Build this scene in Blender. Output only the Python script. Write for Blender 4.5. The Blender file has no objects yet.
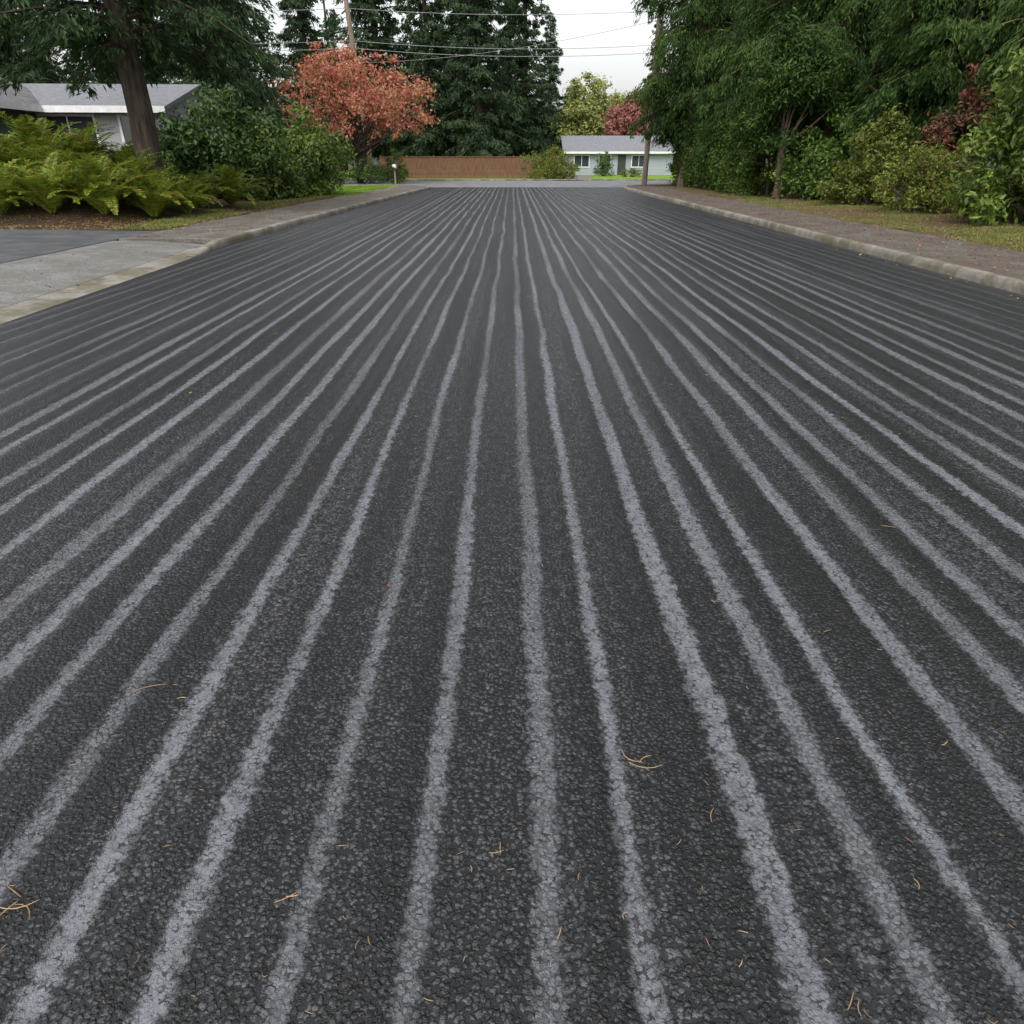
import bpy, math, random
import numpy as np
from mathutils import Vector, noise as mnoise
random.seed(4); RNG=np.random.default_rng(4)
scene=bpy.context.scene
col=scene.collection

# ---------------------------------------------------------------- node helpers
def new_mat(name):
    m=bpy.data.materials.new(name); m.use_nodes=True
    nt=m.node_tree; nt.nodes.clear()
    out=nt.nodes.new('ShaderNodeOutputMaterial')
    return m,nt,out
class NB:
    def __init__(s,nt): s.nt=nt
    def n(s,t,**kw):
        nd=s.nt.nodes.new(t)
        for k,v in kw.items(): setattr(nd,k,v)
        return nd
    def set(s,sock,v):
        if isinstance(v,bpy.types.NodeSocket): s.nt.links.new(v,sock)
        elif v is not None: sock.default_value=v
    def math(s,op,a,b=None,c=None,clamp=False):
        nd=s.n('ShaderNodeMath',operation=op); nd.use_clamp=clamp
        s.set(nd.inputs[0],a); s.set(nd.inputs[1],b)
        if c is not None: s.set(nd.inputs[2],c)
        return nd.outputs[0]
    def mix(s,f,a,b):
        nd=s.n('ShaderNodeMix',data_type='RGBA')
        s.set(nd.inputs[0],f); s.set(nd.inputs[6],a); s.set(nd.inputs[7],b)
        return nd.outputs[2]
    def mul(s,f,a,b):
        nd=s.n('ShaderNodeMix',data_type='RGBA',blend_type='MULTIPLY')
        s.set(nd.inputs[0],f); s.set(nd.inputs[6],a); s.set(nd.inputs[7],b)
        return nd.outputs[2]
    def noise(s,vec,scale,detail=4,rough=.55,dim='3D',w=None):
        nd=s.n('ShaderNodeTexNoise',noise_dimensions=dim)
        if vec is not None: s.set(nd.inputs['Vector'],vec)
        if w is not None: s.set(nd.inputs['W'],w)
        s.set(nd.inputs['Scale'],scale); s.set(nd.inputs['Detail'],detail); s.set(nd.inputs['Roughness'],rough)
        return nd.outputs['Fac']
    def maprange(s,v,a,b,c=0.,d=1.,smooth=True):
        nd=s.n('ShaderNodeMapRange'); nd.interpolation_type='SMOOTHSTEP' if smooth else 'LINEAR'
        s.set(nd.inputs[0],v); s.set(nd.inputs[1],a); s.set(nd.inputs[2],b); s.set(nd.inputs[3],c); s.set(nd.inputs[4],d)
        return nd.outputs[0]
    def ramp(s,f,stops):
        nd=s.n('ShaderNodeValToRGB'); cr=nd.color_ramp
        while len(cr.elements)<len(stops): cr.elements.new(.5)
        for e,(p,c) in zip(cr.elements,stops): e.position=p; e.color=(*c,1)
        s.set(nd.inputs[0],f); return nd.outputs[0]
    def pos(s): return s.n('ShaderNodeNewGeometry').outputs['Position']
    def bump(s,h,strength=.5,dist=.01,normal=None):
        nd=s.n('ShaderNodeBump'); s.set(nd.inputs['Height'],h)
        nd.inputs['Strength'].default_value=strength; nd.inputs['Distance'].default_value=dist
        if normal is not None: s.set(nd.inputs['Normal'],normal)
        return nd.outputs[0]
    def princ(s,colr,rough=.8,normal=None,spec=.5,metal=0):
        nd=s.n('ShaderNodeBsdfPrincipled'); s.set(nd.inputs['Base Color'],colr); s.set(nd.inputs['Roughness'],rough)
        nd.inputs['Specular IOR Level'].default_value=spec; nd.inputs['Metallic'].default_value=metal
        if normal is not None: s.set(nd.inputs['Normal'],normal)
        return nd.outputs[0]
def c4(c): return (c[0],c[1],c[2],1)

def foliage_mat(name,dark,mid,light,transl=.3,rough=.5,clump=1.2,accent=None,acc_amt=.05,spec=.25):
    m,nt,out=new_mat(name); b=NB(nt)
    g=b.n('ShaderNodeNewGeometry')
    tc=b.n('ShaderNodeTexCoord').outputs['Object']
    r=g.outputs['Random Per Island']
    nz=b.noise(tc,clump,1,.6)
    f=b.math('ADD',b.math('MULTIPLY',r,.6),b.math('MULTIPLY',nz,.9))
    f=b.math('SUBTRACT',f,.22)
    c=b.ramp(f,[(.1,dark),(.5,mid),(.95,light)])
    if accent:
        k=b.math('GREATER_THAN',b.math('FRACT',b.math('MULTIPLY',r,37.7)),1-acc_amt)
        c=b.mix(k,c,c4(accent))
    p=b.princ(c,rough,spec=spec)
    t=b.n('ShaderNodeBsdfTranslucent'); b.set(t.inputs[0],c)
    mx=b.n('ShaderNodeMixShader'); mx.inputs[0].default_value=transl
    nt.links.new(p,mx.inputs[1]); nt.links.new(t.outputs[0],mx.inputs[2]); nt.links.new(mx.outputs[0],out.inputs[0])
    return m
def noisy_mat(name,c1,c2,scale=3,rough=.85,bscale=40,bstr=.4,bdist=.01,stretch=(1,1,1),spec=.3):
    m,nt,out=new_mat(name); b=NB(nt)
    tc=b.n('ShaderNodeTexCoord').outputs['Object']
    mp=b.n('ShaderNodeMapping'); b.set(mp.inputs[0],tc); mp.inputs['Scale'].default_value=stretch
    v=mp.outputs[0]
    f=b.maprange(b.noise(v,scale,4,.65),.3,.7)
    c=b.mix(f,c4(c1),c4(c2))
    h=b.noise(v,bscale,3,.7)
    p=b.princ(c,rough,b.bump(h,bstr,bdist),spec)
    nt.links.new(p,out.inputs[0]); return m

# ---------------------------------------------------------------- materials
def road_mat():
    m,nt,out=new_mat('asphalt_new'); b=NB(nt)
    P=b.pos(); sp=b.n('ShaderNodeSeparateXYZ'); b.set(sp.inputs[0],P)
    X,Y=sp.outputs[0],sp.outputs[1]
    def vec(sx,sy,z=0,XX=None):
        cv=b.n('ShaderNodeCombineXYZ'); b.set(cv.inputs[0],b.math('MULTIPLY',XX or X,sx)); b.set(cv.inputs[1],b.math('MULTIPLY_ADD',Y,sy,z*3.1)); return cv.outputs[0]
    N2=lambda v,s,d,r=.6: b.noise(v,s,d,r,'2D')
    w1=b.math('MULTIPLY',b.math('SUBTRACT',N2(vec(.5,.24,1),1,2,.5),.5),.10)
    w2=b.math('MULTIPLY',b.math('SUBTRACT',N2(vec(2.4,.7,7),1,2,.5),.5),.04)
    XW=b.math('ADD',b.math('ADD',X,w1),w2)
    W=b.math('ADD',b.math('DIVIDE',b.math('SUBTRACT',XW,.065),.266),.17)
    vo=b.n('ShaderNodeTexVoronoi',voronoi_dimensions='1D'); b.set(vo.inputs['W'],W); vo.inputs['Scale'].default_value=1; vo.inputs['Randomness'].default_value=.34
    dist=vo.outputs['Distance']
    sc=b.n('ShaderNodeSeparateColor'); b.set(sc.inputs[0],vo.outputs['Color'])
    ra,rb=sc.outputs[0],sc.outputs[1]
    wn=b.n('ShaderNodeTexNoise',noise_dimensions='2D'); b.set(wn.inputs['Vector'],P); wn.inputs['Scale'].default_value=85; wn.inputs['Detail'].default_value=1
    va=b.n('ShaderNodeVectorMath',operation='MULTIPLY_ADD'); b.set(va.inputs[0],wn.outputs['Color']); va.inputs[1].default_value=(.013,.013,0); b.set(va.inputs[2],P)
    ag=b.n('ShaderNodeTexVoronoi',voronoi_dimensions='2D'); b.set(ag.inputs['Vector'],va.outputs[0]); ag.inputs['Scale'].default_value=66
    sa=b.n('ShaderNodeSeparateColor'); b.set(sa.inputs[0],ag.outputs['Color'])
    stone,stone2=sa.outputs[0],sa.outputs[1]
    rad=b.math('MULTIPLY_ADD',stone2,.24,.40)
    q=b.math('DIVIDE',ag.outputs['Distance'],rad)
    dome=b.math('POWER',b.math('SUBTRACT',1,b.math('POWER',q,2.4),None,True),.5)
    body=b.maprange(q,.70,1.0,1,0)
    fine=N2(P,230,2,.7); med=N2(P,28,4,.7); mid=N2(P,6.5,3,.6); big=N2(P,1.1,3,.6)
    along=N2(vec(3.7,.4,3),1,3,.6)
    width=b.math('ADD',b.math('MULTIPLY_ADD',ra,.08,.09),b.math('MULTIPLY',b.math('SUBTRACT',along,.5),.13))
    rag=b.math('MULTIPLY',b.math('SUBTRACT',b.math('ADD',b.math('MULTIPLY',fine,.25),b.math('ADD',b.math('MULTIPLY',med,.9),b.math('MULTIPLY',mid,.35))),.75),.34)
    d2=b.math('ADD',b.math('SUBTRACT',dist,width),rag)
    mask=b.maprange(d2,-.045,.055,1,0)
    soft=b.maprange(dist,.02,.34,1,0)
    ax=b.math('ABSOLUTE',X)
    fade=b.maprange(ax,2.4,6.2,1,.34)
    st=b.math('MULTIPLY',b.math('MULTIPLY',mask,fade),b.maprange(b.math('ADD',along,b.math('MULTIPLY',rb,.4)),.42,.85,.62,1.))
    lane=N2(vec(3.1,.13,11,XW),1,2,.6)
    film=b.maprange(lane,.50,.68)
    streak=b.maprange(N2(vec(21,.22,31,XW),1,2,.6),.5,.72,0,.2)
    darkl=b.maprange(N2(vec(4.2,.10,23,XW),1,2,.6),.38,.58,.36,1)
    centre=b.maprange(b.math('ABSOLUTE',b.math('SUBTRACT',X,.2)),.1,1.9,.42,0)
    film=b.math('ADD',b.math('ADD',b.math('MULTIPLY',film,.6),b.math('MULTIPLY',centre,big)),b.math('MULTIPLY',soft,b.math('MULTIPLY_ADD',rb,.26,.02)))
    film=b.math('ADD',film,b.math('MULTIPLY',streak,b.maprange(ax,3,5.5,1,.4)))
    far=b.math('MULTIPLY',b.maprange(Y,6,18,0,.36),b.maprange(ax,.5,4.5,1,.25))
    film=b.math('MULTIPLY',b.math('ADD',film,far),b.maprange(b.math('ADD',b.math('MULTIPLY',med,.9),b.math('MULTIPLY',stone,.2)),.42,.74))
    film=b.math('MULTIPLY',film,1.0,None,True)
    dk=b.mix(b.math('POWER',stone,1.8),(.010,.0105,.011,1),(.056,.058,.061,1))
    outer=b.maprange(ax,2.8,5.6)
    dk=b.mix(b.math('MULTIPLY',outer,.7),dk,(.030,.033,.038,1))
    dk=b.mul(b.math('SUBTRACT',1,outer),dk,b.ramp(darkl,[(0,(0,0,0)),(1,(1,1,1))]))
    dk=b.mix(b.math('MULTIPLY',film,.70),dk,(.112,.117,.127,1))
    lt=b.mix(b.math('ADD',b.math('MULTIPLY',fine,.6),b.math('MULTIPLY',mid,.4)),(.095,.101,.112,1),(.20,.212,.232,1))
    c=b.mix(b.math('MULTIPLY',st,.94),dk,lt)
    pits=b.math('MULTIPLY_ADD',b.maprange(b.math('ADD',med,b.math('MULTIPLY',stone2,.25)),.54,.80),.9,.06)
    cover=b.math('MULTIPLY',st,b.math('SUBTRACT',1,pits))
    cover=b.math('ADD',cover,b.math('MULTIPLY',film,.3),None,True)
    voids=b.math('MULTIPLY',b.math('SUBTRACT',1,body),b.math('SUBTRACT',.96,b.math('MULTIPLY',cover,.9)))
    c=b.mix(voids,c,(.0045,.0045,.005,1))
    clot=b.maprange(b.noise(P,15,5,.8,'2D'),.36,.6,.42,1.12)
    cc=b.n('ShaderNodeCombineColor')
    for i in range(3): b.set(cc.inputs[i],clot)
    c=b.mul(b.math('SUBTRACT',.85,b.math('MULTIPLY',st,.45)),c,cc.outputs[0])
    hh=b.math('MULTIPLY',dome,b.math('MULTIPLY',b.math('MULTIPLY_ADD',stone,.45,.6),b.math('SUBTRACT',1,b.math('MULTIPLY',cover,.8))))
    hh=b.math('ADD',hh,b.math('MULTIPLY',fine,.2))
    hh=b.math('ADD',hh,b.math('MULTIPLY',b.math('MULTIPLY',soft,fade),-1.4))
    nrm=b.bump(hh,1.0,.0095)
    ro=b.math('ADD',.42,b.math('MULTIPLY',b.math('MAXIMUM',st,film),.38))
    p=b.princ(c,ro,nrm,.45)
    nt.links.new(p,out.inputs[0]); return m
M_road=road_mat()
M_old=noisy_mat('asphalt_old',(.12,.122,.13),(.19,.192,.2),1.2,.85,90,.5,.006)
M_drive=noisy_mat('asphalt_driveway',(.05,.052,.056),(.085,.085,.09),2,.85,110,.7,.006)

def concrete_mat(name,a,bb,dirt,amt=.5,agg=True):
    m,nt,out=new_mat(name); b=NB(nt); P=b.pos()
    f=b.maprange(b.noise(P,2.5,5,.65),.3,.7)
    c=b.mix(f,c4(a),c4(bb))
    v=b.n('ShaderNodeTexVoronoi'); b.set(v.inputs['Vector'],P); v.inputs['Scale'].default_value=60
    s=b.n('ShaderNodeSeparateColor'); b.set(s.inputs[0],v.outputs['Color'])
    c=b.mul(.8 if agg else .3,c,b.ramp(s.outputs[0],[(0,(.25,.24,.22)),(.5,(.8,.79,.77)),(1,(1,1,1))]))
    d=b.math('MULTIPLY',b.maprange(b.noise(P,1.1,6,.75),.42,.6),amt)
    c=b.mix(d,c,c4(dirt))
    h=b.math('ADD',b.noise(P,60,3,.7),b.math('MULTIPLY',v.outputs['Distance'],-.6))
    nt.links.new(b.princ(c,.88,b.bump(h,.6,.008),.3),out.inputs[0]); return m
M_conc=concrete_mat('concrete_apron',(.165,.162,.155),(.235,.23,.22),(.11,.105,.093),.75)
M_walk=concrete_mat('concrete_sidewalk',(.115,.11,.1),(.18,.17,.155),(.08,.062,.045),.75)
M_walk_r=concrete_mat('concrete_sidewalk_littered',(.10,.09,.08),(.145,.135,.12),(.075,.052,.036),.8)
M_kerb=concrete_mat('concrete_kerb',(.18,.17,.145),(.27,.25,.22),(.09,.08,.045),.8,False)

def soil_mat(name,brown1,brown2,green,gmin,gmax,gscale=.7):
    m,nt,out=new_mat(name); b=NB(nt); P=b.pos()
    c=b.mix(b.maprange(b.noise(P,9,6,.75),.3,.7),c4(brown1),c4(brown2))
    g=b.maprange(b.noise(P,gscale,6,.7),gmin,gmax)
    gc=b.mix(b.noise(P,14,3,.7),c4([x*.5 for x in green]),c4([x*1.4 for x in green]))
    c=b.mix(g,c,gc)
    nt.links.new(b.princ(c,.95,b.bump(b.noise(P,30,5,.8),.9,.04),.15),out.inputs[0]); return m
M_bed=soil_mat('bed_soil',(.03,.022,.016),(.09,.06,.036),(.07,.09,.022),.5,.66)
M_verge=soil_mat('verge_litter',(.07,.045,.03),(.15,.10,.058),(.09,.11,.03),.47,.64,.5)
M_lawn=soil_mat('lawn_grass',(.10,.15,.02),(.14,.19,.03),(.15,.25,.03),.2,.5,1.0)
M_ground=soil_mat('ground_soil',(.06,.05,.03),(.1,.08,.05),(.05,.07,.02),.3,.6,.2)

M_bark=noisy_mat('bark_brown',(.03,.023,.018),(.10,.078,.06),6,.95,14,1,.05,(1,1,.18))
M_bark_l=noisy_mat('bark_reddish',(.10,.07,.05),(.2,.145,.105),6,.95,14,1,.04,(1,1,.18))
M_fir=foliage_mat('fir_needles',(.014,.028,.014),(.033,.062,.027),(.07,.11,.042),.25,.65,.7)
M_firL=foliage_mat('fir_needles_near',(.013,.03,.012),(.034,.07,.024),(.075,.125,.04),.28,.6,.8)
M_cedar=foliage_mat('cedar_sprays',(.012,.030,.008),(.034,.072,.015),(.09,.145,.03),.32,.65,.5,spec=.18)
M_rhod=foliage_mat('rhododendron_leaves',(.018,.045,.01),(.05,.10,.02),(.13,.20,.05),.25,.38,1.3,spec=.35)
M_laurel=foliage_mat('laurel_leaves',(.036,.065,.01),(.095,.15,.022),(.21,.28,.055),.32,.4,1.4,spec=.35)
M_hedge=foliage_mat('hedge_leaves',(.022,.046,.009),(.06,.11,.017),(.14,.21,.04),.3,.5,1.6)
M_yel=foliage_mat('shrub_yellowgreen',(.055,.07,.014),(.12,.155,.025),(.24,.28,.055),.32,.5,1.5,accent=(.28,.15,.05),acc_amt=.06)
M_yeld=foliage_mat('shrub_olive',(.045,.06,.012),(.10,.13,.022),(.2,.24,.05),.32,.5,1.5,accent=(.2,.12,.04),acc_amt=.04)
M_fern=foliage_mat('fern_fronds',(.06,.10,.014),(.17,.235,.026),(.38,.42,.07),.38,.5,1.1,accent=(.3,.15,.04),acc_amt=.06)
M_red=foliage_mat('maple_red_leaves',(.30,.08,.055),(.50,.17,.12),(.58,.32,.19),.42,.6,.8,accent=(.33,.31,.1),acc_amt=.12)
M_redshrub=foliage_mat('red_shrub_leaves',(.03,.055,.014),(.12,.06,.035),(.22,.055,.05),.3,.5,1)
M_plum=foliage_mat('plum_leaves',(.2,.07,.07),(.34,.13,.12),(.4,.22,.15),.35,.5,.6)
M_gold=foliage_mat('gold_leaves',(.15,.19,.06),(.27,.30,.09),(.42,.40,.14),.35,.5,.5)
M_grass=foliage_mat('grass_blades',(.05,.09,.015),(.12,.17,.03),(.24,.28,.08),.3,.5,1.5,accent=(.27,.19,.09),acc_amt=.25)
M_lgrass=foliage_mat('lawn_blades',(.08,.14,.015),(.16,.26,.03),(.28,.38,.07),.3,.5,1.0)
M_litter=foliage_mat('fallen_leaves',(.09,.055,.03),(.19,.11,.055),(.36,.23,.11),.1,.7,3,accent=(.4,.11,.04),acc_amt=.1)
M_needle=foliage_mat('dry_needles',(.2,.12,.06),(.3,.19,.10),(.42,.29,.16),.05,.6,3)
M_wood=noisy_mat('fence_wood',(.10,.05,.03),(.2,.105,.062),3,.85,20,.5,.01,(6,6,.5))
M_pole=noisy_mat('pole_wood',(.12,.095,.07),(.24,.19,.15),5,.9,20,.6,.01,(3,3,.2))
M_roof=noisy_mat('roof_shingle_grey',(.13,.135,.145),(.22,.225,.24),4,.9,18,.8,.03,(1,3,3))
M_roof2=noisy_mat('roof_shingle_dark',(.09,.09,.095),(.16,.16,.165),4,.9,18,.8,.03)
M_wallg=noisy_mat('siding_grey',(.25,.275,.31),(.31,.335,.37),2,.8,3,.5,.02,(.3,.3,20))
M_wallw=noisy_mat('siding_pale_grey',(.30,.31,.32),(.37,.38,.39),2,.8,3,.5,.02,(.3,.3,20))
M_wallgreen=noisy_mat('siding_dark_green',(.06,.08,.075),(.08,.105,.095),2,.8,3,.5,.02,(.3,.3,20))
M_trim=noisy_mat('white_trim',(.6,.6,.6),(.72,.72,.71),4,.6,30,.1,.002)
M_darktrim=noisy_mat('dark_metal',(.03,.03,.03),(.05,.05,.05),4,.5,30,.1,.002)
def glass_mat():
    m,nt,out=new_mat('window_glass'); b=NB(nt)
    c=b.mix(b.noise(b.pos(),.8,2,.5),(.015,.02,.025,1),(.06,.07,.08,1))
    nt.links.new(b.princ(c,.08,None,.8),out.inputs[0]); return m
M_glass=glass_mat()

# ---------------------------------------------------------------- mesh builder
class MB:
    def __init__(s): s.v=[];s.f=[];s.m=[];s.n=0
    def add(s,v,f,mi=0):
        v=np.asarray(v,float).reshape(-1,3); f=np.asarray(f,int).reshape(-1,4)
        s.v.append(v); s.f.append(f+s.n); s.m.append(np.full(len(f),mi)); s.n+=len(v)
    def tube(s,pts,rad,sides=8,mi=0):
        pts=np.asarray(pts,float); k=len(pts); rad=np.broadcast_to(rad,(k,))
        tan=np.gradient(pts,axis=0); tan/=np.linalg.norm(tan,axis=1)[:,None]+1e-9
        ref=np.array([0,0,1.]) if abs(tan[0,2])<.8 else np.array([1.,0,0])
        a=np.cross(tan,ref); a/=np.linalg.norm(a,axis=1)[:,None]+1e-9; bb=np.cross(tan,a)
        th=np.arange(sides)*2*math.pi/sides
        V=pts[:,None,:]+rad[:,None,None]*(a[:,None,:]*np.cos(th)[None,:,None]+bb[:,None,:]*np.sin(th)[None,:,None])
        F=[]
        for i in range(k-1):
            for j in range(sides):
                j2=(j+1)%sides
                F.append((i*sides+j,i*sides+j2,(i+1)*sides+j2,(i+1)*sides+j))
        s.add(V,F,mi)
    def leaves(s,P,A,N,ln,wd,mi=0,fold=.15):
        n=len(P); A=A/(np.linalg.norm(A,axis=1)[:,None]+1e-9)
        B=np.cross(A,N); B/=np.linalg.norm(B,axis=1)[:,None]+1e-9
        Nn=np.cross(B,A)
        ln=np.broadcast_to(ln,(n,))[:,None]; wd=np.broadcast_to(wd,(n,))[:,None]
        V=np.stack([P-A*ln*.5,P+B*wd*.5+Nn*wd*fold,P+A*ln*.5,P-B*wd*.5+Nn*wd*fold],1)
        F=np.arange(n*4).reshape(n,4)
        s.add(V,F,mi)
    def box(s,lo,hi,mi=0):
        x0,y0,z0=lo;x1,y1,z1=hi
        V=[(x0,y0,z0),(x1,y0,z0),(x1,y1,z0),(x0,y1,z0),(x0,y0,z1),(x1,y0,z1),(x1,y1,z1),(x0,y1,z1)]
        s.add(V,[(0,3,2,1),(4,5,6,7),(0,1,5,4),(1,2,6,5),(2,3,7,6),(3,0,4,7)],mi)
    def build(s,name,mats,smooth=False,loc=(0,0,0),parent=None):
        v=np.concatenate(s.v);f=np.concatenate(s.f);mi=np.concatenate(s.m)
        me=bpy.data.meshes.new(name)
        me.vertices.add(len(v)); me.vertices.foreach_set('co',v.astype(np.float32).ravel())
        me.loops.add(f.size); me.loops.foreach_set('vertex_index',f.astype(np.int32).ravel())
        me.polygons.add(len(f)); me.polygons.foreach_set('loop_start',(np.arange(len(f))*4).astype(np.int32))
        try: me.polygons.foreach_set('loop_total',np.full(len(f),4,np.int32))
        except Exception: pass
        me.polygons.foreach_set('material_index',mi.astype(np.int32))
        me.polygons.foreach_set('use_smooth',np.full(len(f),bool(smooth)))
        for m in mats: me.materials.append(m)
        me.update(calc_edges=True); me.validate()
        o=bpy.data.objects.new(name,me); o.location=loc; col.objects.link(o)
        if parent: o.parent=parent
        return o
def inst(o,loc,rot=0,sc=1,name=None):
    c=bpy.data.objects.new(name or o.name.split('.')[0],o.data); c.location=loc; c.rotation_euler=(0,0,rot)
    c.scale=(sc,sc,sc) if not isinstance(sc,tuple) else sc
    col.objects.link(c); return c
def empty(name,loc=(0,0,0),rot=0):
    e=bpy.data.objects.new(name,None); e.location=loc; e.rotation_euler=(0,0,rot); col.objects.link(e); return e
def rv(n,rng=RNG):
    a=rng.normal(size=(n,3)); return a/np.linalg.norm(a,axis=1)[:,None]

# ---------------------------------------------------------------- ground pieces
def interp(pl,y):
    ys=[p[1] for p in pl]; xs=[p[0] for p in pl]; return float(np.interp(y,ys,xs))
LK=[(-5.55,-6),(-5.58,7.5),(-5.8,12.5),(-5.98,15),(-5.9,20),(-5.6,30),(-5.2,40),(-4.95,46)]
RK=[(6.85,-6),(6.8,9),(6.72,30),(6.7,45)]
def grid(name,xa,xb,ys,zf,nx,mat,smooth=True):
    V=[];F=[]
    for y in ys:
        a,b_=xa(y),xb(y)
        for i in range(nx+1):
            x=a+(b_-a)*i/nx; V.append((x,y,zf(x,y)))
    for j in range(len(ys)-1):
        for i in range(nx):
            k=j*(nx+1)+i; F.append((k,k+1,k+nx+2,k+nx+1))
    m=MB(); m.add(V,F); return m.build(name,[mat],smooth)
def rng_(a,b,s): 
    n=max(1,int(round((b-a)/s))); return [a+(b-a)*i/n for i in range(n+1)]
def nz(x,y,s,a): return mnoise.noise(Vector((x*s,y*s,3.3)))*a

grid('ground',lambda y:-400,lambda y:400,[-60,0,60,200,500],lambda x,y:-.03,4,M_ground)
grid('cross_street',lambda y:-60,lambda y:60,rng_(44.5,65,4),lambda x,y:-.004,10,M_old)
grid('road',lambda y:-6.6,lambda y:7.2,rng_(-6,49.3,2),lambda x,y:0,6,M_road)

def bed_z(x,y):
    z=.125+nz(x,y,.9,.05)+nz(x,y,4,.015)
    t=max(0,min(1,(-x-9.3)/3)); ty=max(0,min(1,(y-18.8)/3))*max(0,min(1,(30-y)/5))
    return z+.7*t*t*(3-2*t)*ty
walk_in_L=lambda y: interp(LK,y)-.17
walk_out_L=lambda y: interp(LK,y)-2.25
walk_in_R=lambda y: interp(RK,y)+.17
walk_out_R=lambda y: interp(RK,y)+2.35
grid('planting_bed',lambda y:-45,lambda y:walk_out_L(y)-.01,rng_(17.3,34,.4),bed_z,110,M_bed)
grid('lawn',lambda y:-45,lambda y:walk_out_L(min(y,46))+.0,rng_(34,49.0,.8),lambda x,y:.12+nz(x,y,.5,.04),50,M_lawn)
grid('grass_verge',lambda y:walk_out_R(y)+.01,lambda y:45,rng_(-6,50,.5),lambda x,y:.13+nz(x,y,.8,.05)+nz(x,y,4,.012)+.015*max(0,x-10),80,M_verge)
grid('sidewalk_corner',lambda y:-7.21,lambda y:float(np.interp(y,[46,48,49.3],[-5.13,-5.5,-6.7])),rng_(46,49.3,.5),lambda x,y:.125,3,M_walk)
grid('sidewalk_corner',lambda y:float(np.interp(y,[45,47.6,49.6],[6.88,7.3,8.5])),lambda y:9.04,rng_(45,49.6,.5),lambda x,y:.128,3,M_walk_r)
grid('lawn',lambda y:-70,lambda y:70,rng_(65,140,6),lambda x,y:.06,20,M_lawn)
grid('far_driveway',lambda y:3.3+(y-64)*.16,lambda y:6.0+(y-64)*.16,rng_(64.9,82,3),lambda x,y:.066,2,M_conc)
grid('driveway',lambda y:-30,lambda y:-8.3,rng_(-4,17.29,1.5),lambda x,y:.11+.01*max(0,-x-8.3),8,M_drive)
grid('driveway_apron',lambda y:interp(LK,y),lambda y:interp(LK,y)-.45,rng_(-4,15.2,.6),
     lambda x,y:.003+.1*min(1,max(0,(interp(LK,y)-x)/1.6)),3,M_kerb)
grid('driveway_apron',lambda y:interp(LK,y)-.46,lambda y:-8.29,rng_(-4,15.2,.6),
     lambda x,y:.003+.1*min(1,max(0,(interp(LK,y)-x)/1.6)),8,M_conc)

def slabs(name,a,b_,y0,y1,step,z,mat):
    m=MB(); y=y0
    while y<y1:
        ya,yb=y+.005,min(y+step,y1)-.005
        dz=random.uniform(-.004,.004)
        i=.008
        V=[(a(ya),ya,z-.1),(b_(ya),ya,z-.1),(b_(yb),yb,z-.1),(a(yb),yb,z-.1),
           (a(ya),ya,z-.006+dz),(b_(ya),ya,z-.006+dz),(b_(yb),yb,z-.006+dz),(a(yb),yb,z-.006+dz)]
        sx=1 if b_(ya)>a(ya) else -1
        V+=[(a(ya)+sx*i,ya+i,z+dz),(b_(ya)-sx*i,ya+i,z+dz),(b_(yb)-sx*i,yb-i,z+dz),(a(yb)+sx*i,yb-i,z+dz)]
        F=[(0,1,5,4),(1,2,6,5),(2,3,7,6),(3,0,4,7),(4,5,9,8),(5,6,10,9),(6,7,11,10),(7,4,8,11),(8,9,10,11)]
        if sx<0: F=[f[::-1] for f in F]
        m.add(V,F); y+=step
    m.build(name,[mat])
slabs('sidewalk',walk_in_L,walk_out_L,15.3,46,1.52,.13,M_walk)
slabs('sidewalk',walk_in_R,walk_out_R,-6,45,3.04,.135,M_walk_r)

def kerb(name,pts,side,hs):
    P=[];H=[]
    for i in range(len(pts)-1):
        n=max(1,int(math.dist(pts[i],pts[i+1])/.75))
        for j in range(n):
            t=j/n; P.append((pts[i][0]*(1-t)+pts[i+1][0]*t,pts[i][1]*(1-t)+pts[i+1][1]*t)); H.append(hs[i]*(1-t)+hs[i+1]*t)
    P.append(pts[-1]); H.append(hs[-1])
    P=np.array(P); T=np.gradient(P,axis=0); T/=np.linalg.norm(T,axis=1)[:,None]
    Nn=np.stack([T[:,1],-T[:,0]],1)*side
    prof=[(0,-.05),(.004,.4),(.018,.85),(.045,1.0),(.10,1.02),(.162,1.0),(.168,-.05)]
    V=[]
    for p,n_,h in zip(P,Nn,H):
        w=nz(p[0],p[1],1.3,.008)
        for o,z in prof: V.append((p[0]+n_[0]*(o+w),p[1]+n_[1]*(o+w),z*h if z>0 else -.05))
    k=len(prof);F=[]
    for i in range(len(P)-1):
        for j in range(k-1):
            f=(i*k+j,(i+1)*k+j,(i+1)*k+j+1,i*k+j+1)
            F.append(f if side>0 else f[::-1])
    m=MB(); m.add(V,F); m.build(name,[M_kerb],True)
kerb('kerb',[(-5.83,13.3),(-5.98,15)]+LK[4:]+[(-5.3,48),(-6.4,49.4),(-9,49.9),(-45,50)],-1,[.02,.14,.14,.14,.14,.14,.14,.14,.14,.14])
kerb('kerb',RK+[(7.1,47.6),(8.2,49.6),(10.5,50.4),(45,50.6)],1,[.145]*8)
kerb('kerb',[(-60,65),(60,65)],-1,[.12,.12])

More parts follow.
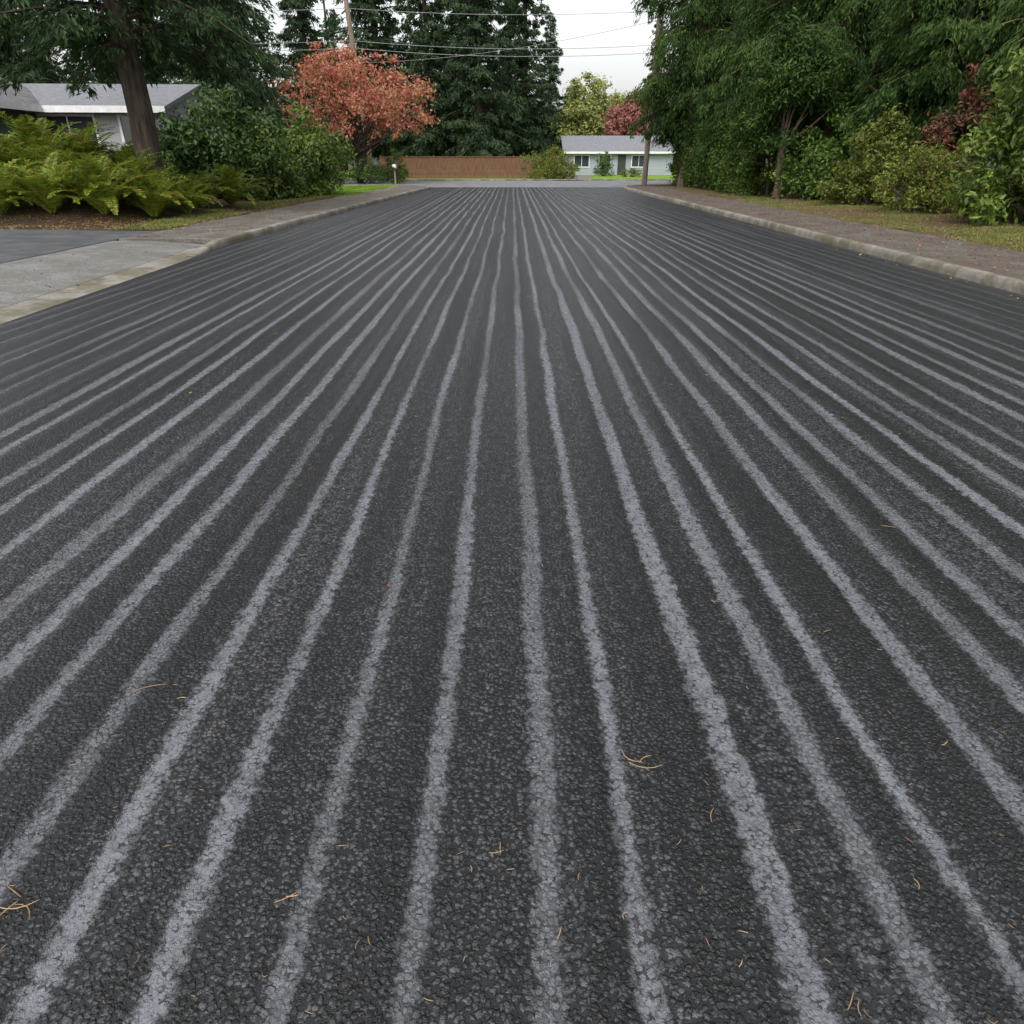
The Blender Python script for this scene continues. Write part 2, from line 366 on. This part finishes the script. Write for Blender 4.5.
# ---------------------------------------------------------------- vegetation generators
def conifer(name,H,R,base,nb,per,ln,wd,hang,seed,fol,bark,r0=.4,droop=.35,power=.75,jit=.05,leafup=.55):
    rng=np.random.default_rng(seed); m=MB()
    k=14; zs=np.linspace(-.3,H,k)
    pts=np.stack([np.cumsum(rng.normal(0,.04,k)),np.cumsum(rng.normal(0,.04,k)),zs],1)
    rad=r0*(1-np.clip(zs,0,H)/H)**.8+.02; rad[0]*=1.35
    m.tube(pts,rad,12,0)
    for i in range(nb):
        u=(i+rng.random())/nb; z0=base+(H-base)*u**1.25
        fr=(z0-base)/(H-base)
        L=R*(1-fr)**power*(.45+.65*rng.random())*(min(1,.6+fr*4)) +.25
        ph=i*2.399+rng.normal(0,.4)
        out=np.array([math.cos(ph),math.sin(ph),0.]); pp=np.array([-out[1],out[0],0.])
        up=.18+.35*fr+rng.normal(0,.09); dr=droop*(1.1-.4*fr)+rng.normal(0,.08)
        cx=np.interp(z0,zs,pts[:,0]);cy=np.interp(z0,zs,pts[:,1]); o0=np.array([cx,cy,z0])
        bend=rng.normal(0,.15)
        B=lambda t:o0+out*(L*t)[:,None]+pp*(bend*L*t*t)[:,None]+np.array([0,0,1.])*(L*(up*t-dr*t*t))[:,None]
        tt=np.linspace(0,1,5); m.tube(B(tt),(.03+.011*L)*(1-tt*.9)*r0/.4,4,0)
        n=int(per*(L/R)*(.6+.8*rng.random()))+8
        nt_=max(4,int(L*3)); tw=np.sort(.1+.92*rng.random(nt_)); idx=rng.integers(0,nt_,n); t=tw[idx]+rng.normal(0,.012,n)
        side=np.where((idx%2)==0,1.,-1.); w=.36*L*(1.08-t)+.25; s=rng.random(n)*w
        P=B(t)+pp*(side*s)[:,None]+out*(s*.45)[:,None]
        P[:,2]-=s*.25+hang*rng.random(n)**1.3*(.4+s)
        P+=rng.normal(0,jit,(n,3))
        A=out*.5+pp*side[:,None]*.55+rng.normal(0,.32,(n,3)); A[:,2]-=.3+hang*1.0
        N=np.array([0,0,1.])+rng.normal(0,leafup,(n,3))
        m.leaves(P,A,N,ln*(.5+1.0*rng.random(n)),wd*(.6+.8*rng.random(n)),1,.2)
    return m.build(name,[bark,fol])

def clumpy(m,centers,radii,dens,ln,wd,rng,mi=1,upb=.5,flat=.8,spread=.25):
    for c,r in zip(centers,radii):
        n=int(dens*r*r)+6
        d=rv(n,rng); rr=r*rng.random(n)**.45*(1+spread*rng.normal(size=n))
        P=c+d*rr[:,None]*np.array([1,1,flat])
        N=d*.8+rng.normal(0,.5,(n,3)); N[:,2]+=upb
        A=np.cross(N,rv(n,rng)); A[:,2]-=.25
        m.leaves(P,A,N,ln*(.65+.7*rng.random(n)),wd*(.65+.7*rng.random(n)),mi)
def shrub(name,loc,rx,ry,rz,ncl,dens,ln,wd,mat,seed,cr=.28,bark=None,boxy=1.,stems=5,irregular=.16):
    rng=np.random.default_rng(seed); m=MB()
    d=rv(ncl,rng); d[:,2]=np.abs(d[:,2])*1.0-.15*rng.random(ncl)
    q=rng.random(ncl)**.35*(1+rng.normal(0,irregular,ncl)*.6)
    C=d*q[:,None]*np.array([rx,ry,rz*.95])+np.array([0,0,rz*.12])
    C[:,2]=np.maximum(C[:,2],.12)
    R=cr*(rx+ry+rz)/3*(.6+.7*rng.random(ncl))
    for i in range(stems):
        tgt=C[rng.integers(0,ncl)]*.8; b0=np.array([rng.normal(0,.12*rx),rng.normal(0,.12*ry),-.1])
        mid=(b0+tgt)/2+rng.normal(0,.1*rx,3)*.5; m.tube([b0,mid,tgt],[.06,.04,.015],6,0)
    clumpy(m,C,R,dens,ln,wd,rng)
    return m.build(name,[bark or M_bark,mat],loc=loc)
def broadleaf(name,loc,th,crx,crz,cz,ncl,dens,ln,wd,mat,bark,seed,cr=.8,tr=.16,lean=0,multi=1,limbs=34,pw=.4,top_w=.25,spread=.25):
    rng=np.random.default_rng(seed); m=MB()
    d=rv(ncl,rng); q=rng.random(ncl)**pw*(1+rng.normal(0,.08,ncl))
    C=d*q[:,None]*np.array([crx,crx,crz]); 
    C[:,:2]*=(1-top_w*np.clip(C[:,2:]/crz,-1,1))*1.0; C[:,2]+=cz
    for k in range(multi):
        a=k*2*math.pi/multi; off=np.array([math.cos(a),math.sin(a),0])*(.1 if multi>1 else 0)
        top=np.array([lean,0,th])+off*6
        m.tube([off+[0,0,-.2],off*1.5+[0,0,th*.3],off*2.5+[lean*.5,0,th*.65],top],[tr*1.5,tr*1.1,tr,tr*.8],9,0)
        for i in range(int(limbs/multi)):
            tgt=C[rng.integers(0,ncl)]; st=top+np.array([0,0,-.5*rng.random()])
            mid=(st*.55+tgt*.45)+np.array([0,0,.15])+rng.normal(0,.15,3)
            m.tube([st,mid,tgt],[tr*.45,tr*.25,.012],5,0)
    R=cr*(.5+.8*rng.random(ncl))
    clumpy(m,C,R,dens,ln,wd,rng,upb=.7,flat=.6,spread=spread)
    return m.build(name,[bark,mat],loc=loc)

conifer('fir_tree',17,5.6,4.0,140,640,.24,.055,.3,11,M_firL,M_bark,.36,.40).location=(-10.75,22.6,.3)
firA=conifer('fir_tree',27,6.0,2.2,170,430,.42,.13,.3,21,M_fir,M_bark,.5,.38,jit=.12); firA.location=(-3.6,84,0)
firB=conifer('fir_tree',24,4.6,1.6,150,380,.42,.12,.25,22,M_fir,M_bark,.42,.34,.7,jit=.12); firB.location=(1.6,92,0)
for (x,y,r,s,o) in [(-9,86,1,1.05,firB),(-15,92,2,1.1,firA),(-20,78,3,.95,firB),(-26,70,.5,1.0,firA),(-6.2,100,4,1.15,firA),
                    (-.5,103,2.2,1.0,firB),(5.2,112,3,.8,firB),(-24,52,1.3,.85,firB),(-17.5,48,5,.72,firA),(-31,45,2,.9,firA),(-27,44,4,.8,firA),
                    (-34,95,1,1.2,firA),(21,118,2,.8,firB),(28,105,1,1.0,firA),(24,90,3,1.0,firB)]:
    inst(o,(x,y,0),r,s)
cedA=conifer('cedar_tree',18,5.0,3.3,160,880,.24,.06,.75,31,M_cedar,M_bark_l,.34,.42,.6,jit=.08); cedA.location=(10.6,46.5,.15)
cedB=conifer('cedar_tree',16,4.4,2.5,160,880,.23,.055,.65,32,M_cedar,M_bark,.3,.38,.6,jit=.08); cedB.location=(13.0,40.5,.15)
for (x,y,r,s,o) in [(13.8,34,2,1.0,cedA),(15.6,28.5,4,.95,cedB),(18.6,24.5,1,1.0,cedA),(18.5,32,3,1.1,cedB),(17.5,40,5,1.1,cedA),
                    (22.5,27,.7,1.0,cedB),(15.5,56,2,.95,cedA),(22,18,2,1.0,cedA),(12.6,50,3,.9,cedB),(13.6,36.8,.4,.9,cedB)]:
    inst(o,(x,y,.15),r,s)
m=MB(); rg=np.random.default_rng(77)
for i in range(80):
    x=-110+220*i/80+rg.normal(0,1.5); y=135+rg.normal(0,9)+abs(x)*-.25
    h=rg.uniform(8,12) if -6<x<28 else rg.uniform(17,27)
    C=[];R=[]
    for j in range(26):
        f=rg.random(); w=(1-f)*3.2+.3; a=rg.random()*6.28
        C.append([x+math.cos(a)*w*.8,y+math.sin(a)*w*.8,1+f*(h-1)]); R.append(.9+w*.35)
    m.tube([[x,y,0],[x,y,h*.5],[x,y,h]],[.4,.25,.03],5,0)
    clumpy(m,np.array(C),np.array(R),24,.8,.35,rg)
m.build('distant_trees',[M_bark,M_fir])

broadleaf('maple_tree',(-11.6,58,.1),2.1,5.7,3.1,5.75,230,95,.24,.15,M_red,M_bark,41,.8,.12,multi=3,limbs=90,pw=.5,top_w=.32,spread=.5)
broadleaf('birch_tree',(9.7,104,.05),3,3.4,4.6,6.4,110,100,.4,.26,M_gold,M_bark,42,1.2,.2,spread=.4)
broadleaf('plum_tree',(15.2,98,.05),2.2,3.4,2.5,5.4,90,100,.38,.25,M_plum,M_bark,43,1.1,.15,spread=.4)
broadleaf('birch_tree',(16,112,.05),3,4.0,4.0,5.8,90,90,.4,.26,M_gold,M_bark,45,1.3,.2)

# left foreground planting
shrub('rhododendron_bush',(-11.5,31.6,.2),2.7,2.2,3.9,130,440,.22,.10,M_rhod,51,.2)
shrub('laurel_bush',(-9.5,35.2,.15),1.9,1.8,3.4,80,440,.2,.10,M_laurel,52,.22)
shrub('rhododendron_bush',(-12.6,29,.5),1.2,1.3,2.6,70,440,.22,.10,M_rhod,53,.22)
shrub('laurel_bush',(-9.9,31.0,.15),1.3,1.2,2.5,46,520,.18,.09,M_laurel,57,.25)
def fern(seed,L0=1.5,nf=34):
    rng=np.random.default_rng(seed); m=MB()
    for i in range(nf):
        ph=i*2.399+rng.normal(0,.3); e0=math.radians(rng.uniform(45,88)); L=L0*rng.uniform(.7,1.15)
        out=np.array([math.cos(ph),math.sin(ph),0.]); k=14
        t=np.linspace(0,1,k); ang=e0-t**1.6*math.radians(rng.uniform(50,105))
        dr=np.cos(ang)*L/k; dz=np.sin(ang)*L/k
        r=np.cumsum(dr);z=np.cumsum(dz)
        pts=out[None]*r[:,None]+np.array([0,0,1.])*z[:,None]
        m.tube(pts,np.linspace(.012,.003,k),3,0)
        n=34; tt=np.linspace(.12,.99,n); P0=np.stack([np.interp(tt,t,pts[:,c]) for c in range(3)],1)
        A_=np.interp(tt,t,ang); T=out[None]*np.cos(A_)[:,None]+np.array([0,0,1.])*np.sin(A_)[:,None]
        pp=np.array([-out[1],out[0],0.]); N=np.cross(pp[None],T)
        wl=L*.145*np.sin(np.pi*np.clip(tt*.86+.1,0,1))**.8
        for sd in (1,-1):
            A=pp*sd+T*.35+N*rng.normal(-.15,.15,(n,1))
            An=A/np.linalg.norm(A,axis=1)[:,None]
            m.leaves(P0+An*(wl*.5)[:,None],A,N,wl,L/34*.8,0,.1)
    return m.build('fern',[M_fern])
f1=fern(1,1.75,56);f2=fern(2,1.9,60);f3=fern(3,1.6,52)
fs=[f1,f2,f3]
for i,(x,y) in enumerate([(-9.9,20.6),(-10.9,19.9),(-12.1,19.6),(-13.4,19.6),(-14.8,19.7),(-16.2,19.8),(-9.6,22.1),(-10.8,21.6),(-12.0,21.0),(-13.2,21.2),(-14.5,21.3),(-15.8,21.6),
        (-11.6,23.4),(-12.9,22.9),(-14.2,23),(-15.6,23.2),(-17,23),(-17.6,21),(-10.0,24.2),(-9.6,25.6),(-12.3,24.3),(-15,22.2),(-13.6,22.1)]):
    z=bed_z(x,y); s=random.uniform(.85,1.15)*(1.0 if x<-11.5 else .8)
    if i<3: o=fs[i]; o.location=(x,y,z-.02); o.scale=(s,s,s)
    else: inst(fs[i%3],(x,y,z-.02),random.uniform(0,6.28),s)

# left middle distance
for (x,y,rx,rz,sd) in [(-13.4,56,1.4,1.7,61),(-10.8,57,1.5,1.5,62),(-15.8,56,1.8,2.0,63),(-9.6,61,1.2,1.6,68)]:
    shrub('round_shrub',(x,y,.1),rx,rx,rz,50,380,.14,.08,M_rhod,sd,.25)
shrub('conical_shrub',(-8.5,56.5,.0),.75,.75,2.35,50,700,.12,.05,M_hedge,64,.18)
shrub('round_shrub',(3.6,67.6,.05),2.2,1.8,2.6,90,380,.16,.09,M_yel,65,.22)
shrub('round_shrub',(9.6,80,.05),1.15,1.15,2.4,60,420,.14,.07,M_rhod,66,.22)
shrub('round_shrub',(12.0,76,.05),1.3,1.1,.9,40,420,.14,.07,M_yel,67,.22)

def hedge(name,x0,x1,y0,y1,h,n,ln,wd,mat,seed):
    rng=np.random.default_rng(seed); m=MB()
    C=np.stack([rng.uniform(x0,x1,n),rng.uniform(y0,y1,n),rng.random(n)**.8*h*.95+.1],1)
    k=rng.random(n)<.6; C[k,0]=x0+rng.normal(0,.12,k.sum())
    k2=rng.random(n)<.2; C[k2,2]=h+rng.normal(0,.12,k2.sum())
    for i in range(int((y1-y0)/.8)):
        y=y0+.4+i*.8; m.tube([[x0+.9,y,0],[x0+.8,y+.1,h*.5],[x0+.9,y,h*.9]],[.06,.045,.02],5,0)
    clumpy(m,C,.3+.25*rng.random(n),480,ln,wd,rng)
    return m.build(name,[M_bark,mat])
hedge('hedge',10.6,12.3,33.5,49.5,3.2,640,.15,.075,M_hedge,71)
shrub('laurel_bush',(12.3,30.2,.15),1.6,1.5,3.0,90,480,.16,.08,M_hedge,72,.22)
shrub('laurel_bush',(12.5,26.7,.15),1.25,1.2,2.9,80,600,.14,.07,M_yeld,73,.22)
shrub('round_shrub',(12.4,22.9,.15),1.35,1.2,2.0,90,700,.12,.055,M_yel,74,.2)
shrub('red_leaf_shrub',(14.5,25.4,.15),1.2,1.1,3.6,60,460,.15,.07,M_redshrub,75,.2)
shrub('round_shrub',(14.2,20.8,.15),1.1,1.1,2.0,70,700,.12,.055,M_hedge,76,.2)
shrub('rhododendron_bush',(13.3,18.1,.15),2.1,1.9,5.9,260,430,.20,.08,M_laurel,77,.16,irregular=.3,stems=14)
shrub('rhododendron_bush',(15.6,15.0,.15),2.0,2.0,4.8,110,480,.21,.085,M_laurel,78,.2)
broadleaf('cedar_tree',(11.0,31.2,.15),2.0,1.7,2.3,4.0,130,460,.2,.06,M_cedar,M_bark_l,79,.62,.14,lean=-.15,limbs=8,spread=.35)

# grass / litter masses
def grass(name,pts,zf,hmin,hmax,mat,rng):
    n=len(pts); P=np.zeros((n,3)); P[:,:2]=pts; P[:,2]=[zf(x,y) for x,y in pts]
    A=rng.normal(0,.35,(n,3)); A[:,2]=1
    L=rng.uniform(hmin,hmax,n); P[:,2]+=L*.4
    m=MB(); m.leaves(P,A,rv(n,rng)*[1,1,.1],L,.012+.1*L,0,.3); return m.build(name,[mat])
rg=np.random.default_rng(5)
def patchy(x0,x1,y0,y1,n,thr,s):
    out=[]
    while len(out)<n:
        x=rg.uniform(x0,x1);y=rg.uniform(y0,y1)
        if mnoise.noise(Vector((x*s,y*s,1.7)))+rg.normal(0,.15)>thr: out.append((x,y))
    return np.array(out)
vz=lambda x,y:.13+nz(x,y,.8,.05)+nz(x,y,4,.012)+.015*max(0,x-10)
grass('verge_grass',patchy(9.2,13,7,34,24000,.05,.6),vz,.03,.07,M_grass,rg)
grass('bed_grass',patchy(-9.6,-8.1,17.4,34,9000,.0,.6),bed_z,.03,.09,M_grass,rg)
grass('lawn_grass',patchy(-14,-7.4,34,48.5,30000,-2,.6),lambda x,y:.12+nz(x,y,.5,.04),.04,.08,M_lgrass,rg)
def litter(name,regions,mat,size):
    m=MB()
    for (x0,x1,y0,y1,n,zf) in regions:
        xs=rg.uniform(x0,x1,n);ys=rg.uniform(y0,y1,n)
        P=np.stack([xs,ys,[zf(x,y)+.012 for x,y in zip(xs,ys)]],1)
        N=rg.normal(0,.3,(n,3));N[:,2]+=1;A=np.cross(N,rv(n,rg))
        m.leaves(P,A,N,size*(.6+.9*rg.random(n)),size*.6*(.6+.8*rg.random(n)),0,.2)
    m.build(name,[mat])
litter('fallen_leaves',[(7.0,9.1,4,45,2400,lambda x,y:.137),(9.1,13,4,36,9000,vz),(-8.1,-6.2,15.5,44,1200,lambda x,y:.134),
        (-17,-8,17.4,20.5,5000,bed_z),(-11,-8,20,34,3500,bed_z),(6.5,6.8,3,44,300,lambda x,y:.003),(-5.8,-5.3,15,44,160,lambda x,y:.003),(-8,-5.7,4,15,60,lambda x,y:.1)],M_litter,.045)
m=MB()
def needle(x,y,ang,L,r=.0011,z=.006):
    b_=rg.normal(0,.12); d=np.array([math.cos(ang),math.sin(ang),0]); p=np.array([-d[1],d[0],0])
    t=np.linspace(-.5,.5,5); pts=np.array([x,y,z])+d*(L*t)[:,None]+p*(b_*L*(t*t*4-1))[:,None]
    pts[:,2]+=.003*np.abs(t)*rg.random(); m.tube(pts,[r*.8,r,r*1.1,r,r*.5],5,0)
for (x,y,a,L) in [(-1.23,1.785,.35,.11),(-1.1,1.735,.1,.03),(-1.19,1.03,.2,.09),(-1.21,1.0,1.2,.08),(-1.17,1.01,2.6,.07),(-1.2,.94,.1,.05),(-1.22,1.06,-.5,.06),
        (-.55,1.045,.5,.055),(-.535,1.05,.15,.03),(.397,1.46,-.1,.10),(.36,1.49,-.7,.07),(.40,1.475,.6,.05),(.55,1.28,1.2,.05),(.7215,.815,.9,.045),(.735,.80,1.3,.03),
        (1.33,1.54,.6,.035),(.51,.892,.9,.02),(1.84,2.93,-.3,.06),(1.0,1.08,1.5,.03),(-.03,1.18,1.6,.035),(-.04,1.17,.2,.04),(.11,.96,1.2,.03),(.27,1.0,1.0,.02),(-.78,2.6,.8,.05),(1.2,2.1,.4,.04)]:
    needle(x,y,a,L,.0011)
for i in range(420):
    y=.7+12*rg.random()**1.6; x=rg.uniform(-1,1)*(1+y*.75)
    if abs(x)<5.4: needle(x,y,rg.uniform(0,6.28),rg.uniform(.008,.022)*(1+.1*y),.0006+.0001*y)
m.build('pine_needles',[M_needle])
m=MB()
L=[(-.522,2.41,.022),(-.51,2.40,.016),(.64,1.5,.012),(-1.6,3.4,.02),(2.5,5.2,.03),(-2.0,6.1,.03),(1.1,3.9,.018)]+[(rg.uniform(-5,6.3),rg.uniform(3,30),rg.uniform(.015,.04)) for _ in range(70)]
P=np.array([(a,b_,.009) for a,b_,c in L]); N=rg.normal(0,.35,(len(L),3));N[:,2]+=1
m.leaves(P,np.cross(N,rv(len(L),rg)),N,np.array([c for *_,c in L]),np.array([c*.6 for *_,c in L]),0,.2)
m.build('fallen_leaves',[M_litter])

# ---------------------------------------------------------------- buildings
def house(name,loc,rot,w,d,hw,hr,wall,roof,wins,door=None,oh=.5):
    e=empty(name,loc,rot)
    b=MB(); b.box((-w/2,-d/2,-.2),(w/2,d/2,hw)); b.build('walls',[wall],parent=e)
    g=MB()
    for sx in(-1,1):
        x=sx*(w/2-.02)
        g.add([(x,-d/2,hw),(x,0,hw),(x,0,hw+hr),(x,-d/4,hw+hr/2),(x,d/2,hw),(x,d/4,hw+hr/2)],[(0,1,2,3),(1,4,5,2)])
    g.build('gables',[wall],parent=e)
    r=MB(); X=w/2+oh*.7; y1=d/2+oh; sl=hr/(d/2); z1=hw-oh*sl+.03; zt=hw+hr+.03; th=.14
    for s in(-1,1):
        V=[(-X,s*y1,z1),(X,s*y1,z1),(X,0,zt),(-X,0,zt),(-X,s*y1,z1+th),(X,s*y1,z1+th),(X,0,zt+th),(-X,0,zt+th)]
        r.add(V,[(0,3,2,1),(4,5,6,7),(0,1,5,4),(1,2,6,5),(3,0,4,7)])
    r.build('roof',[roof],parent=e)
    f=MB(); f.box((-X,-y1-.03,z1-.06),(X,-y1-.004,z1+th+.02)); f.build('gutter_fascia',[M_trim],parent=e)
    for i,(cx,cz,ww,wh) in enumerate(wins):
        fr=MB(); y=-d/2
        fr.box((cx-ww/2-.09,y-.05,cz-wh/2-.09),(cx-ww/2,y+.02,cz+wh/2+.09)); fr.box((cx+ww/2,y-.05,cz-wh/2-.09),(cx+ww/2+.09,y+.02,cz+wh/2+.09))
        fr.box((cx-ww/2,y-.05,cz+wh/2),(cx+ww/2,y+.02,cz+wh/2+.09)); fr.box((cx-ww/2,y-.07,cz-wh/2-.09),(cx+ww/2,y+.02,cz-wh/2))
        fr.box((cx-.025,y-.035,cz-wh/2),(cx+.025,y+.02,cz+wh/2)); fr.build('window_frame_%d'%(i+1),[M_trim],parent=e)
        gl=MB(); gl.box((cx-ww/2,y-.015,cz-wh/2),(cx+ww/2,y+.01,cz+wh/2)); gl.build('window_glass_%d'%(i+1),[M_glass],parent=e)
    if door:
        dm=MB(); dm.box((door-.45,-d/2-.03,0),(door+.45,-d/2+.01,2.05)); dm.build('door',[M_darktrim],parent=e)
    return e
house('bungalow',(12.0,90,.05),0,12,8,2.35,1.5,M_wallg,M_roof,[(-4.2,1.4,1.6,1.1),(-1.6,1.4,1.2,1.1),(2.2,1.4,1.5,1.1)],door=.3)
house('bungalow',(-19.5,33.5,.2),.06,12,8,3.1,.95,M_wallw,M_roof,[(2.5,2.35,1.9,1.0),(4.9,2.4,.9,.9),(-1.5,2.3,1.6,1.0)])
gh=house('green_house',(-22.4,27.6,.3),math.radians(90),9,9,3.1,1.6,M_wallgreen,M_roof2,[],oh=.6)
for (cx,cz,ww,wh) in [(3.2,2.1,1.3,1.0),(.2,2.1,1.5,1.0)]:
    x=-4.5; fr=MB()
    fr.box((x-.05,-cx-ww/2-.09,cz-wh/2-.09),(x+.02,-cx-ww/2,cz+wh/2+.09)); fr.box((x-.05,-cx+ww/2,cz-wh/2-.09),(x+.02,-cx+ww/2+.09,cz+wh/2+.09))
    fr.box((x-.05,-cx-ww/2,cz+wh/2),(x+.02,-cx+ww/2,cz+wh/2+.09)); fr.box((x-.05,-cx-ww/2,cz-wh/2-.09),(x+.02,-cx+ww/2,cz-wh/2))
    fr.build('window_frame',[M_trim],parent=gh)
    gl=MB(); gl.box((x-.015,-cx-ww/2,cz-wh/2),(x+.01,-cx+ww/2,cz+wh/2)); gl.build('window_glass',[M_glass],parent=gh)

# fence
m=MB(); x=-12.0
while x<2.6:
    h=1.80+rg.normal(0,.012); m.box((x,70+rg.normal(0,.004),.05),(x+.132,70.022,h)); x+=.146
x=-12
while x<2.7: m.box((x-.05,70.03,0),(x+.05,70.13,1.95)); x+=2.43
m.box((-12,69.955,1.80),(2.6,70.06,1.86)); m.box((-12,70.025,.4),(2.6,70.06,.49)); m.box((-12,70.025,1.35),(2.6,70.06,1.44))
m.build('wooden_fence',[M_wood])

def pole(loc,H,tilt,r=.15,arm=True):
    m=MB(); m.tube([[0,0,-.3],[tilt*.5,0,H*.5],[tilt,0,H]],[r*1.15,r,r*.75],14,0)
    if arm:
        m.box((tilt-1.2,-.06,H-.9),(tilt+1.2,.06,H-.78))
        for dx in(-1.05,-.5,.5,1.05): m.tube([[tilt+dx,0,H-.78],[tilt+dx,0,H-.6]],[.04,.03],8,1)
    return m.build('utility_pole',[M_pole,M_darktrim],False,loc)
pole((-12.1,66,.1),15,-1.1,.22)
pole((8.55,49.0,.1),9,.1,.15,False)
def wire(m,a,b_,sag,r=.012):
    t=np.linspace(0,1,24); a=np.array(a);b_=np.array(b_)
    p=a+(b_-a)*t[:,None]; p[:,2]-=sag*4*t*(1-t); m.tube(p,np.full(24,r),5,0)
m=MB()
for dz,sg in [(9.6,.5),(10.1,.5),(12.2,.4),(13.6,.4),(14.0,.4)]:
    wire(m,(-13.0,66,dz),(14,63,dz-.5),sg,.018)
    wire(m,(-13.0,66,dz),(-50,60,dz),.6,.018)
wire(m,(-12.9,66,8.6),(8.6,49.0,8.9),.5,.012)
m.build('overhead_wires',[noisy_mat('wire_grey',(.2,.2,.2),(.28,.28,.28),4,.5,30,.1,.002)])
e=empty('mailbox'); e.location=(-7.5,48.8,.12)
m=MB(); m.box((-.05,-.05,0),(.05,.05,1.0)); m.build('post',[M_pole],parent=e)
m=MB(); th=np.linspace(0,math.pi,9)
prof=[(.11,1.0)]+[(.11*math.cos(a),1.12+.11*math.sin(a)) for a in th]+[(-.11,1.0)]
k=len(prof); V=[(x,-.25,z) for x,z in prof]+[(x,.25,z) for x,z in prof]
m.add(V,[(i,(i+1)%k,k+(i+1)%k,k+i) for i in range(k)])
for i in range(1,k-2,2): m.add([V[0],V[i],V[i+1],V[min(i+2,k-1)]],[(0,1,2,3)])
m.build('box',[M_trim],parent=e)

# ---------------------------------------------------------------- world, light, camera
w=bpy.data.worlds.new('World'); scene.world=w; w.use_nodes=True; nt=w.node_tree; nt.nodes.clear(); b=NB(nt)
sky=b.n('ShaderNodeTexSky',sky_type='NISHITA'); sky.sun_disc=False
EL,AZ=math.radians(52),math.radians(200)
sky.sun_elevation=EL; sky.sun_rotation=AZ; sky.dust_density=4; sky.air_density=1.2; sky.ozone_density=1
hs=b.n('ShaderNodeHueSaturation'); hs.inputs['Saturation'].default_value=.17; hs.inputs['Value'].default_value=1.9
nt.links.new(sky.outputs[0],hs.inputs['Color'])
bg=b.n('ShaderNodeBackground'); nt.links.new(hs.outputs[0],bg.inputs[0]); bg.inputs[1].default_value=.15
ow=b.n('ShaderNodeOutputWorld'); nt.links.new(bg.outputs[0],ow.inputs[0])
w.cycles.sampling_method='MANUAL'; w.cycles.sample_map_resolution=256
sd=bpy.data.lights.new('sun','SUN'); sd.energy=1.3; sd.angle=math.radians(20); sd.color=(1,.97,.93)
so=bpy.data.objects.new('sun',sd); col.objects.link(so)
d=Vector((math.sin(AZ)*math.cos(EL),math.cos(AZ)*math.cos(EL),math.sin(EL)))
so.rotation_euler=d.to_track_quat('Z','Y').to_euler(); so.location=(0,-5,30)
cd=bpy.data.cameras.new('camera'); cd.lens=24; cd.sensor_width=36; cd.clip_end=1500; cd.clip_start=.05
co=bpy.data.objects.new('camera',cd); col.objects.link(co); co.location=(0,0,1.6); co.rotation_euler=(math.radians(90-27.3),0,0)
scene.camera=co
scene.view_settings.view_transform='Standard'; scene.view_settings.look='None'; scene.view_settings.exposure=0
